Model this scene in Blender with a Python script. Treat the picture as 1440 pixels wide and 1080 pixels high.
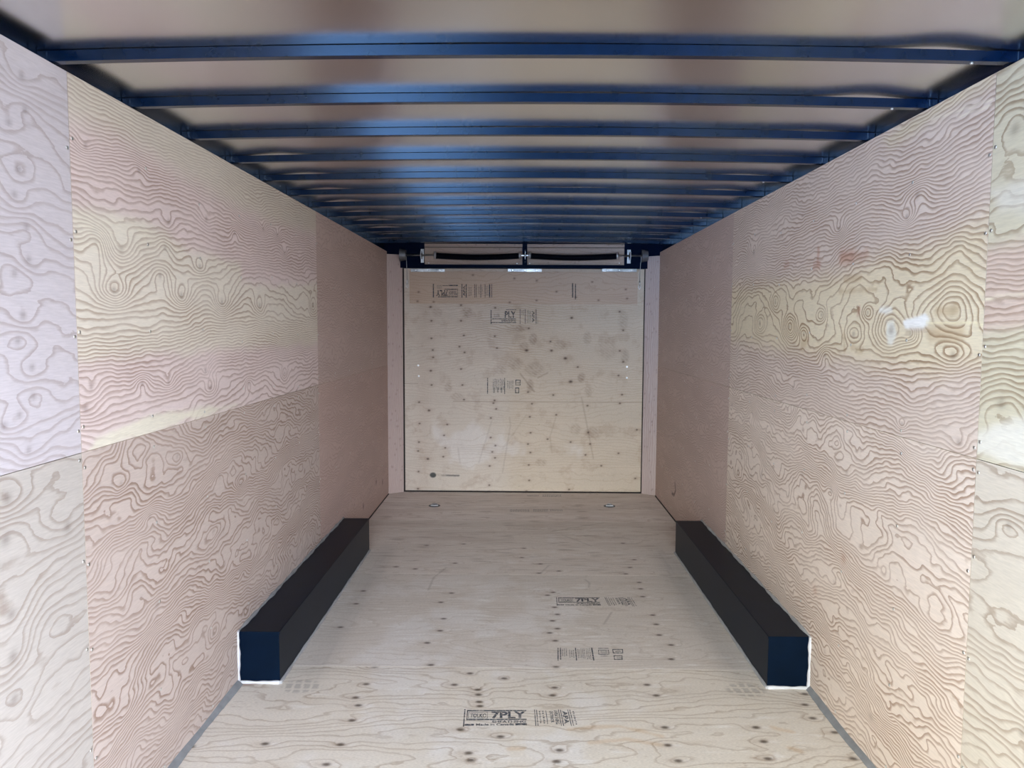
import bpy, math, random
import numpy as np
from mathutils import Matrix, Vector

for _o in list(bpy.data.objects):
    bpy.data.objects.remove(_o)
sc = bpy.context.scene
COL = sc.collection
rnd = random.Random(11)

# ------------------------------------------------------------------ camera
CF, CP, CY, CR = 1056.0, 0.0763, -0.0114, 0.0048
CO = np.array([-0.0164, 0.0, 1.546])
_cp, _sp, _cy, _sy = math.cos(CP), math.sin(CP), math.cos(CY), math.sin(CY)
_F = np.array([_sy*_cp, _cy*_cp, -_sp]); _r = np.array([_cy, -_sy, 0.0]); _u = np.cross(_r, _F)
_R = math.cos(CR)*_r + math.sin(CR)*_u; _U = -math.sin(CR)*_r + math.cos(CR)*_u
cam = bpy.data.objects.new('camera', bpy.data.cameras.new('camera'))
COL.objects.link(cam); sc.camera = cam
cam.data.sensor_width = 36; cam.data.lens = CF*36/1440; cam.data.clip_start = 0.02
cam.matrix_world = Matrix(((_R[0], _U[0], -_F[0], CO[0]), (_R[1], _U[1], -_F[1], CO[1]),
                           (_R[2], _U[2], -_F[2], CO[2]), (0, 0, 0, 1)))

# ------------------------------------------------------------------ colour management, sky, added fill light
vs = sc.view_settings
vs.view_transform = 'Standard'; vs.look = 'None'; vs.gamma = 1.0; vs.exposure = 0.55
try: vs.use_curve_mapping = False
except Exception: pass

SKY_STRENGTH = 1.0
world = bpy.data.worlds.new('sky'); sc.world = world; world.use_nodes = True
# broad soft patches of daylight around the open end: (azimuth from straight behind, + = camera right; elevation; inner, outer half angle; colour)
LOBES = [(-36, 18, 12, 42, (6.9, 6.8, 5.5)),     # warm bright side of the sky, lights the right wall
         (36, 15, 12, 42, (8.9, 9.6, 11.3)),      # cooler side, lights the left wall
         (0, 62, 20, 60, (3.0, 3.7, 4.8)),       # high sky
         (-15, -9, 6, 16, (4.2, 6.8, 11.5)),
         (-36, -15, 7, 13, (0.6, 2.6, 7.5))]     # deeper blue further left      # blue glare low behind on the left
BASE_SKY = (0.12, 0.26, 0.55)
def build_sky():
    nt = world.node_tree; nt.nodes.clear(); N = nt.nodes.new; L = nt.links.new
    out = N('ShaderNodeOutputWorld'); bg = N('ShaderNodeBackground'); tc = N('ShaderNodeTexCoord')
    cur = None
    for az, el, a0, a1, col in LOBES:
        az, el = math.radians(az), math.radians(el)
        dot = N('ShaderNodeVectorMath'); dot.operation = 'DOT_PRODUCT'
        dot.inputs[1].default_value = (math.sin(az)*math.cos(el), -math.cos(az)*math.cos(el), math.sin(el))
        L(tc.outputs['Generated'], dot.inputs[0])
        mr = N('ShaderNodeMapRange'); mr.interpolation_type = 'SMOOTHSTEP'
        mr.inputs['From Min'].default_value = math.cos(math.radians(a1)); mr.inputs['From Max'].default_value = math.cos(math.radians(a0))
        L(dot.outputs['Value'], mr.inputs['Value'])
        vm = N('ShaderNodeVectorMath'); vm.operation = 'SCALE'; vm.inputs[0].default_value = col; L(mr.outputs[0], vm.inputs['Scale'])
        ad = N('ShaderNodeVectorMath'); ad.operation = 'ADD'
        if cur is None: ad.inputs[0].default_value = BASE_SKY
        else: L(cur, ad.inputs[0])
        L(vm.outputs[0], ad.inputs[1]); cur = ad.outputs[0]
    L(cur, bg.inputs[0]); bg.inputs[1].default_value = SKY_STRENGTH
    L(bg.outputs[0], out.inputs[0])
build_sky()

sun = bpy.data.objects.new('sun', bpy.data.lights.new('sun', 'SUN')); COL.objects.link(sun)  # broad soft lamp added to carry light down to the far door
sun.data.energy = 1.1; sun.data.angle = math.radians(22); sun.data.color = (0.96, 0.99, 1.0)
_d = Vector((math.sin(math.radians(1)), math.cos(math.radians(1)), -math.tan(math.radians(10.5)))).normalized()
sun.rotation_euler = _d.to_track_quat('-Z', 'Y').to_euler(); sun.location = (0, -8, 4)

# ------------------------------------------------------------------ dimensions
XW = 1.23          # face of the side walls
ZT = 2.218         # top of the wall panels
Y0 = -0.394        # open end
YE = 6.833         # far end of the side walls
YD = 6.92          # face of the ramp door

def _dir(u, v):
    return _F + _R*((u-720)/CF) + _U*((540-v)/CF)
def P_floor(u, v, z=0.0):
    d = _dir(u, v); return CO + d*((z-CO[2])/d[2])
def P_wall(u, v, x):
    d = _dir(u, v); return CO + d*((x-CO[0])/d[0])
def P_end(u, v, y=YD):
    d = _dir(u, v); return CO + d*(y/d[1])
def lin(r, g, b):
    return np.array([((c/255)/12.92 if c/255 <= 0.04045 else ((c/255+0.055)/1.055)**2.4) for c in (r, g, b)])

# ------------------------------------------------------------------ object helpers
def link(o, parent=None):
    COL.objects.link(o)
    if parent is not None: o.parent = parent
    return o
def tag(o, label=None, cat=None, group=None, kind=None):
    if label: o['label'] = label
    if cat: o['category'] = cat
    if group: o['group'] = group
    if kind: o['kind'] = kind
    return o
def thing(name, label, cat, loc=(0, 0, 0), group=None):
    o = bpy.data.objects.new(name, None); link(o); o.location = loc; o.empty_display_size = 0.1
    return tag(o, label, cat, group)

class MB:
    """collects shapes, then links them as ONE mesh object"""
    def __init__(s): s.v = []; s.f = []; s.sm = []
    def add(s, vs_, fs_, smooth=False):
        o = len(s.v); s.v += [tuple(float(c) for c in p) for p in vs_]
        s.f += [tuple(i+o for i in f) for f in fs_]; s.sm += [smooth]*len(fs_)
        return s
    def box(s, x0, x1, y0, y1, z0, z1, bev=0.0):
        if bev <= 0:
            v = [(x, y, z) for x in (x0, x1) for y in (y0, y1) for z in (z0, z1)]
            return s.add(v, [(0, 1, 3, 2), (4, 6, 7, 5), (0, 4, 5, 1), (2, 3, 7, 6), (0, 2, 6, 4), (1, 5, 7, 3)])
        import bmesh
        bm = bmesh.new(); bmesh.ops.create_cube(bm, size=1)
        for w in bm.verts:
            w.co = Vector(((x0+x1)/2+w.co.x*(x1-x0), (y0+y1)/2+w.co.y*(y1-y0), (z0+z1)/2+w.co.z*(z1-z0)))
        bmesh.ops.bevel(bm, geom=list(bm.edges), offset=bev, segments=2, affect='EDGES', profile=0.5)
        bm.verts.index_update()
        s.add([w.co for w in bm.verts], [tuple(w.index for w in f.verts) for f in bm.faces]); bm.free()
        return s
    def tube(s, pts, r, n=10, caps=True, sx=1.0, smooth=True):
        """sweep a ring along pts; r may be a list"""
        pts = [Vector(p) for p in pts]; m = len(pts)
        rr = r if hasattr(r, '__len__') else [r]*m
        up = None; vs_ = []
        for i in range(m):
            t = pts[min(i+1, m-1)]-pts[max(i-1, 0)]
            if t.length < 1e-7: t = (pts[-1]-pts[0]) if i == 0 else tl
            t = t.normalized(); tl = t
            if up is None:
                up = Vector((0, 0, 1)) if abs(t.z) < 0.9 else Vector((0, 1, 0))
            a = t.cross(up).normalized(); b = a.cross(t).normalized(); up = b
            for k in range(n):
                q = 2*math.pi*k/n
                vs_.append(pts[i]+a*(rr[i]*math.cos(q)*sx)+b*(rr[i]*math.sin(q)))
        fs_ = [(i*n+k, i*n+(k+1) % n, (i+1)*n+(k+1) % n, (i+1)*n+k) for i in range(m-1) for k in range(n)]
        s.add(vs_, fs_, smooth)
        if caps: 
            o = len(s.v)-m*n
            s.f += [tuple(o+k for k in range(n))[::-1], tuple(o+(m-1)*n+k for k in range(n))]; s.sm += [False]*2
        return s
    def build(s, name, mat, parent=None):
        me = bpy.data.meshes.new(name); me.from_pydata(s.v, [], s.f)
        me.polygons.foreach_set('use_smooth', s.sm); me.materials.append(mat)
        me.validate(); me.update()
        o = bpy.data.objects.new(name, me); link(o, parent); return o

# ------------------------------------------------------------------ materials
def mat_new(name):
    m = bpy.data.materials.new(name); m.use_nodes = True
    nt = m.node_tree; b = nt.nodes['Principled BSDF']
    return m, nt, b
def mat_plain(name, col, rough=0.5, metal=0.0, coat=0.0, nscale=0.0, namt=0.0, spec=0.5, tint_=(1, 1, 1)):
    m, nt, b = mat_new(name); N = nt.nodes.new; L = nt.links.new
    b.inputs['Roughness'].default_value = rough; b.inputs['Metallic'].default_value = metal; b.inputs['Specular Tint'].default_value = (*tint_, 1)
    b.inputs['Specular IOR Level'].default_value = spec
    b.inputs['Coat Weight'].default_value = coat; b.inputs['Coat Roughness'].default_value = 0.08
    c = (*col, 1)
    tc = N('ShaderNodeTexCoord'); n = N('ShaderNodeTexNoise'); n.inputs['Scale'].default_value = nscale or 12
    n.inputs['Detail'].default_value = 5; L(tc.outputs['Object'], n.inputs['Vector'])
    rp = N('ShaderNodeValToRGB'); rp.color_ramp.elements[0].position = 0.3; rp.color_ramp.elements[1].position = 0.7
    a = namt
    rp.color_ramp.elements[0].color = tuple([max(0, q*(1-a)) for q in col])+(1,)
    rp.color_ramp.elements[1].color = tuple([min(1, q*(1+a)) for q in col])+(1,)
    L(n.outputs['Fac'], rp.inputs[0]); L(rp.outputs[0], b.inputs['Base Color'])
    return m

def mat_ply(name, stretch=(1, 1, 1), ring_dark=(0.49, 0.385, 0.32), rough=0.62, wig=0.22, fibre=0.07, bump=0.12):
    """plywood face: growth-ring contours of the 'grain' attribute over the 'tone' attribute"""
    m, nt, b = mat_new(name); N = nt.nodes.new; L = nt.links.new
    at = N('ShaderNodeAttribute'); at.attribute_name = 'grain'
    to = N('ShaderNodeAttribute'); to.attribute_name = 'tone'
    tc = N('ShaderNodeTexCoord'); mp = N('ShaderNodeMapping'); mp.inputs['Scale'].default_value = stretch
    L(tc.outputs['Object'], mp.inputs[0])
    n1 = N('ShaderNodeTexNoise'); n1.inputs['Scale'].default_value = 34; n1.inputs['Detail'].default_value = 4
    L(mp.outputs[0], n1.inputs['Vector'])
    s1 = N('ShaderNodeMath'); s1.operation = 'MULTIPLY_ADD'; s1.inputs[1].default_value = wig*2; 
    L(n1.outputs['Fac'], s1.inputs[0]); L(at.outputs['Fac'], s1.inputs[2])
    fr = N('ShaderNodeMath'); fr.operation = 'FRACT'; L(s1.outputs[0], fr.inputs[0])
    lwA = N('ShaderNodeAttribute'); lwA.attribute_name = 'linew'
    def ma(k, c):
        q = N('ShaderNodeMath'); q.operation = 'MULTIPLY_ADD'; q.inputs[1].default_value = k; q.inputs[2].default_value = c
        L(lwA.outputs['Fac'], q.inputs[0]); return q.outputs[0]
    up = N('ShaderNodeMapRange'); up.interpolation_type = 'SMOOTHSTEP'
    L(fr.outputs[0], up.inputs['Value']); L(ma(-2.3, 1.0), up.inputs['From Min']); L(ma(-0.55, 1.0), up.inputs['From Max'])
    dn = N('ShaderNodeMapRange'); dn.interpolation_type = 'SMOOTHSTEP'
    L(fr.outputs[0], dn.inputs['Value']); L(ma(-0.30, 1.0), dn.inputs['From Min']); dn.inputs['From Max'].default_value = 1.0
    dn.inputs['To Min'].default_value = 1.0; dn.inputs['To Max'].default_value = 0.0
    rp = N('ShaderNodeMath'); rp.operation = 'MULTIPLY'; L(up.outputs[0], rp.inputs[0]); L(dn.outputs[0], rp.inputs[1])
    n2 = N('ShaderNodeTexNoise'); n2.inputs['Scale'].default_value = 5; n2.inputs['Detail'].default_value = 3
    L(mp.outputs[0], n2.inputs['Vector'])
    m2 = N('ShaderNodeMapRange'); m2.inputs['From Min'].default_value = 0.3; m2.inputs['From Max'].default_value = 0.7
    m2.inputs['To Min'].default_value = 0.55; m2.inputs['To Max'].default_value = 1.15
    L(n2.outputs['Fac'], m2.inputs['Value'])
    a1 = N('ShaderNodeMath'); a1.operation = 'MULTIPLY'; L(rp.outputs[0], a1.inputs[0]); L(m2.outputs[0], a1.inputs[1])
    a2 = N('ShaderNodeMath'); a2.operation = 'MULTIPLY'; L(a1.outputs[0], a2.inputs[0]); L(to.outputs['Alpha'], a2.inputs[1])
    mx = N('ShaderNodeMix'); mx.data_type = 'RGBA'; mx.blend_type = 'MULTIPLY'
    L(a2.outputs[0], mx.inputs['Factor']); L(to.outputs['Color'], mx.inputs[6]); mx.inputs[7].default_value = (*ring_dark, 1)
    # fine fibre streaks
    mp2 = N('ShaderNodeMapping'); mp2.inputs['Scale'].default_value = (8*stretch[0], 8*stretch[1]*(0.3 if stretch[1] < 1 else 1), 8*stretch[2]*(0.3 if stretch[2] < 1 else 1))
    L(tc.outputs['Object'], mp2.inputs[0])
    n3 = N('ShaderNodeTexNoise'); n3.inputs['Scale'].default_value = 22; n3.inputs['Detail'].default_value = 5
    L(mp2.outputs[0], n3.inputs['Vector'])
    m3 = N('ShaderNodeMapRange'); m3.inputs['From Min'].default_value = 0.3; m3.inputs['From Max'].default_value = 0.7
    m3.inputs['To Min'].default_value = 1-fibre; m3.inputs['To Max'].default_value = 1+fibre
    L(n3.outputs['Fac'], m3.inputs['Value'])
    vm = N('ShaderNodeVectorMath'); vm.operation = 'SCALE'; L(mx.outputs[2], vm.inputs[0]); L(m3.outputs[0], vm.inputs['Scale'])
    L(vm.outputs[0], b.inputs['Base Color'])
    b.inputs['Roughness'].default_value = rough; b.inputs['Specular IOR Level'].default_value = 0.35
    bp = N('ShaderNodeBump'); bp.inputs['Strength'].default_value = bump; bp.inputs['Distance'].default_value = 0.002
    L(a2.outputs[0], bp.inputs['Height']); L(bp.outputs[0], b.inputs['Normal'])
    return m

M = {}
M['ply_side'] = mat_ply('plywood_side', (3, 0.5, 1.6))
M['ply_floor'] = mat_ply('plywood_floor', (0.5, 1.6, 3), ring_dark=(0.60, 0.52, 0.44), rough=0.5, fibre=0.12, bump=0.15)
M['ply_door'] = mat_ply('plywood_door', (0.5, 3, 1.6), ring_dark=(0.70, 0.60, 0.52), rough=0.6, fibre=0.08)
M['ply_post'] = mat_ply('plywood_post', (1.6, 3, 0.4), ring_dark=(0.70, 0.55, 0.50), fibre=0.08)
M['steel_black'] = mat_plain('black_painted_steel', (0.0012, 0.008, 0.030), 0.14, 0.0, 0.0, 20, 0.2, spec=0.5, tint_=(0.62, 0.82, 1.0))
M['frame_black'] = mat_plain('black_satin_steel', (0.0008, 0.0022, 0.014), 0.4, 0.0, 0.0, 20, 0.2, spec=0.06, tint_=(0.4, 0.7, 1.0))
M['box_black'] = mat_plain('black_sheet_steel', (0.0011, 0.0042, 0.0125), 0.36, 0.0, 0.0, 9, 0.2, spec=0.12, tint_=(0.5, 0.8, 1.0))
M['skin'] = mat_plain('mill_finish_sheet', (0.74, 0.735, 0.73), 0.22, 1.0, 0, 3, 0.02)
M['zinc'] = mat_plain('zinc_plated_steel', (0.75, 0.78, 0.80), 0.28, 1.0, 0, 30, 0.15)
M['alu'] = mat_plain('cast_aluminium', (0.42, 0.43, 0.45), 0.45, 0.8, 0, 30, 0.1)
M['spring'] = mat_plain('spring_steel_black', (0.0015, 0.0025, 0.007), 0.45, 0.0, 0.0, 30, 0.2, spec=0.10)
M['caulk_white'] = mat_plain('white_caulk', (0.50, 0.50, 0.51), 0.5, 0, 0, 20, 0.08)
M['caulk_grey'] = mat_plain('grey_sealant', (0.22, 0.225, 0.23), 0.55, 0, 0, 20, 0.15)
M['dark_gap'] = mat_plain('dark_backing', (0.03, 0.022, 0.02), 0.8, 0, 0, 20, 0.1)
M['outer'] = mat_plain('outer_sheet', (0.55, 0.55, 0.56), 0.4, 0.6, 0, 20, 0.05)
M['ground'] = mat_plain('concrete_yard', (0.42, 0.41, 0.40), 0.8, 0, 0, 2, 0.15)
M['screw'] = mat_plain('screw_head', (0.65, 0.64, 0.60), 0.35, 0.9, 0, 30, 0.1)
M['pan'] = mat_plain('dull_pan_steel', (0.10, 0.10, 0.105), 0.4, 0.7, 0, 30, 0.1)
M['plate'] = mat_plain('galvanised_plate', (0.40, 0.42, 0.42), 0.3, 0.9, 0, 14, 0.5)
M['drum'] = mat_plain('dull_cast_drum', (0.16, 0.16, 0.17), 0.5, 0.6, 0, 30, 0.1)
M['rubber'] = mat_plain('black_rubber', (0.015, 0.014, 0.014), 0.7, 0, 0, 20, 0.1)
def mat_ink():
    m, nt, b = mat_new('stamp_ink'); N = nt.nodes.new; L = nt.links.new
    b.inputs['Base Color'].default_value = (0.055, 0.065, 0.085, 1); b.inputs['Roughness'].default_value = 0.7
    tc = N('ShaderNodeTexCoord'); n = N('ShaderNodeTexNoise'); n.inputs['Scale'].default_value = 90; n.inputs['Detail'].default_value = 4
    L(tc.outputs['Object'], n.inputs['Vector'])
    r = N('ShaderNodeMapRange'); r.inputs['From Min'].default_value = 0.33; r.inputs['From Max'].default_value = 0.55
    r.inputs['To Min'].default_value = 0.25; r.inputs['To Max'].default_value = 0.92
    L(n.outputs['Fac'], r.inputs['Value']); L(r.outputs[0], b.inputs['Alpha'])
    return m
M['ink'] = mat_ink()

# ------------------------------------------------------------------ noise in numpy
def gnoise(x, y, seed):
    rs = np.random.RandomState(seed); perm = rs.permutation(256); perm = np.concatenate([perm, perm])
    ang = rs.rand(256)*2*np.pi; gx, gy = np.cos(ang), np.sin(ang)
    xi = np.floor(x).astype(int); yi = np.floor(y).astype(int); xf = x-xi; yf = y-yi
    def g(i, j, dx, dy):
        k = perm[(perm[i & 255]+j) & 255]; return gx[k]*dx+gy[k]*dy
    u = xf**3*(xf*(xf*6-15)+10); v = yf**3*(yf*(yf*6-15)+10)
    a = g(xi, yi, xf, yf); b = g(xi+1, yi, xf-1, yf); c = g(xi, yi+1, xf, yf-1); d = g(xi+1, yi+1, xf-1, yf-1)
    return (a*(1-u)+b*u)*(1-v)+(c*(1-u)+d*u)*v
def fbm(x, y, seed, octv=3, gain=0.5):
    o = 0; a = 1.0
    for i in range(octv):
        o = o+a*gnoise(x*2**i+i*7.3, y*2**i-i*3.1, seed+i); a *= gain
    return o
def poly_sd(px, py, poly):
    """signed distance to a polygon, positive inside"""
    n = len(poly); d = np.full(px.shape, 1e9); ins = np.zeros(px.shape, bool)
    for i in range(n):
        ax, ay = poly[i]; bx, by = poly[(i+1) % n]
        ex, ey = bx-ax, by-ay; wx, wy = px-ax, py-ay
        t = np.clip((wx*ex+wy*ey)/(ex*ex+ey*ey+1e-12), 0, 1)
        d = np.minimum(d, np.hypot(wx-ex*t, wy-ey*t))
        c = ((ay > py) != (by > py)) & (px < (bx-ax)*(py-ay)/((by-ay) if abs(by-ay) > 1e-9 else 1e-9)+ax)
        ins ^= c
    return np.where(ins, d, -d)
def seg_d(px, py, pts):
    d = np.full(px.shape, 1e9)
    for (ax, ay), (bx, by) in zip(pts[:-1], pts[1:]):
        ex, ey = bx-ax, by-ay; wx, wy = px-ax, py-ay
        t = np.clip((wx*ex+wy*ey)/(ex*ex+ey*ey+1e-12), 0, 1)
        d = np.minimum(d, np.hypot(wx-ex*t, wy-ey*t))
    return d
def sst(x, a, b):
    t = np.clip((x-a)/(b-a), 0, 1); return t*t*(3-2*t)

SAT, LINE_W = 0.80, 0.0062
def sheet(name, O, U, V, w, h, res, thick, fn, mat, parent):
    """a sheet of plywood: dense face grid carrying 'grain' and 'tone', plus its four edges"""
    O, U, V = np.array(O, float), np.array(U, float), np.array(V, float); Nn = np.cross(U, V)
    nu, nv = int(round(w/res))+1, int(round(h/res))+1
    s = np.linspace(0, w, nu); t = np.linspace(0, h, nv); S, T = np.meshgrid(s, t)
    P = O+S[..., None]*U+T[..., None]*V
    g, tone = fn(S, T, P)
    lum = tone[..., :3].mean(-1, keepdims=True)
    tone[..., :3] = np.clip(lum+(tone[..., :3]-lum)*SAT, 0.002, 1)**0.86
    gy, gx = np.gradient(g, res); lw = np.clip(LINE_W*np.hypot(gx, gy), 0.10, 0.36)
    front = P.reshape(-1, 3)
    idx = np.arange(nu*nv).reshape(nv, nu)
    q = np.stack([idx[:-1, :-1], idx[:-1, 1:], idx[1:, 1:], idx[1:, :-1]], -1).reshape(-1, 4)
    c4 = [O, O+U*w, O+U*w+V*h, O+V*h]; nb = len(front)
    extra = np.array(c4+[c-Nn*thick for c in c4])
    e = np.array([[nb+0, nb+4, nb+5, nb+1], [nb+1, nb+5, nb+6, nb+2], [nb+2, nb+6, nb+7, nb+3], [nb+3, nb+7, nb+4, nb+0], [nb+7, nb+6, nb+5, nb+4]])
    vv = np.vstack([front, extra]).astype(np.float32); qq = np.vstack([q, e]).astype(np.int32)
    me = bpy.data.meshes.new(name)
    me.vertices.add(len(vv)); me.vertices.foreach_set('co', vv.ravel())
    me.loops.add(qq.size); me.loops.foreach_set('vertex_index', qq.ravel())
    me.polygons.add(len(qq)); me.polygons.foreach_set('loop_start', np.arange(0, qq.size, 4, dtype=np.int32))
    me.update(calc_edges=True)
    ga = me.attributes.new('grain', 'FLOAT', 'POINT')
    gg = np.concatenate([g.ravel(), np.zeros(8)]).astype(np.float32); ga.data.foreach_set('value', gg)
    ta = me.attributes.new('tone', 'FLOAT_COLOR', 'POINT')
    tt = np.vstack([tone.reshape(-1, 4), np.tile([0.55, 0.45, 0.34, 0.0], (8, 1))]).astype(np.float32)
    ta.data.foreach_set('color', tt.ravel())
    la = me.attributes.new('linew', 'FLOAT', 'POINT')
    la.data.foreach_set('value', np.concatenate([lw.ravel(), np.full(8, .2)]).astype(np.float32))
    me.materials.append(mat); me.validate()
    o = bpy.data.objects.new(name, me); link(o, parent); return o

KH, DEN = 0.85, 1.30
def grain(S, T, seed, Fk, amp, fs, ft, warp=0.012, wf=7.0, tilt=0.0, knots=()):
    """ring count field. Fk: list of (t, lines per metre); knots: (s, t, height, radius)"""
    tk = np.array([k[0] for k in Fk]); fk = np.array([k[1] for k in Fk], float)
    tt = np.linspace(-0.4, 1.8, 600); ff = np.interp(tt, tk, fk)*DEN; H = np.cumsum(ff)*(tt[1]-tt[0])
    T2 = T+tilt*S+warp*fbm(S*wf, T*wf*1.4, seed+50, 3, 0.55)
    g = np.interp(T2, tt, H)
    g = g+amp*DEN*fbm(S*fs, T*ft, seed, 3, 0.45)+0.35*gnoise(S*14, T*26, seed+9)
    for (ks, kt, kh, kr) in knots:
        r2 = ((S-ks)/(kr*1.6))**2+((T-kt)/kr)**2
        g = g+kh*KH*np.exp(-r2)
    return g
def rand_knots(seed, n, w, h, hh=(1.5, 4), rr=(0.02, 0.05)):
    r = random.Random(seed)
    return [(r.uniform(0.05, w-0.05), r.uniform(0.03, h-0.03), r.choice((-1, 1))*r.uniform(*hh), r.uniform(*rr)) for _ in range(n)]
def tone_base(S, col, con):
    t = np.empty(S.shape+(4,)); t[..., :3] = col; t[..., 3] = con; return t
def tint(tone, mask, col, con=None):
    m = mask[..., None]; tone[..., :3] = tone[..., :3]*(1-m)+col*m
    if con is not None: tone[..., 3] = tone[..., 3]*(1-mask)+con*mask
def mul(tone, mask, f):
    tone[..., :3] *= 1-mask[..., None]*(1-np.array(f))
def knot_marks(tone, S, T, knots, d=0.5, k=0.16):
    for (ks, kt, kh, kr) in knots:
        r = np.hypot((S-ks)/1.2, T-kt)/(kr*k+0.004); m = np.exp(-r*r)
        mul(tone, m*d, (0.25, 0.18, 0.15))

# ------------------------------------------------------------------ side walls
PINK = lin(218, 195, 188); PINK_D = lin(190, 158, 147); CREAM = lin(221, 209, 188); LILAC = lin(194, 184, 188)
YELL = lin(223, 203, 160); YCREAM = lin(205, 194, 158)
BZ = 1.192   # height of the horizontal joint

def wpoly(pts, x): return [tuple(P_wall(u, v, x)[1:]) for u, v in pts]
def wallfn(x, base, con, gr, seed, patches=(), extra=None, knots=(), blotch=0.05, kd=0.5):
    def fn(S, T, P):
        g = grain(S, T, seed, knots=knots, **gr)
        tone = tone_base(S, base, con)
        yy, zz = P[..., 1], P[..., 2]
        wob = 0.018*fbm(yy*5, zz*12, seed+80, 3, 0.6)
        for (pl, col, c2, soft) in patches:
            sd = poly_sd(yy, zz, pl)+wob
            tint(tone, sst(sd, -soft, soft), col, c2)
        tone[..., :3] *= (1+blotch*fbm(yy*2.2, zz*5, seed+90, 3))[..., None]
        knot_marks(tone, S, T, knots, kd)
        if extra: extra(tone, yy, zz)
        return g, tone
    return fn

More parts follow.
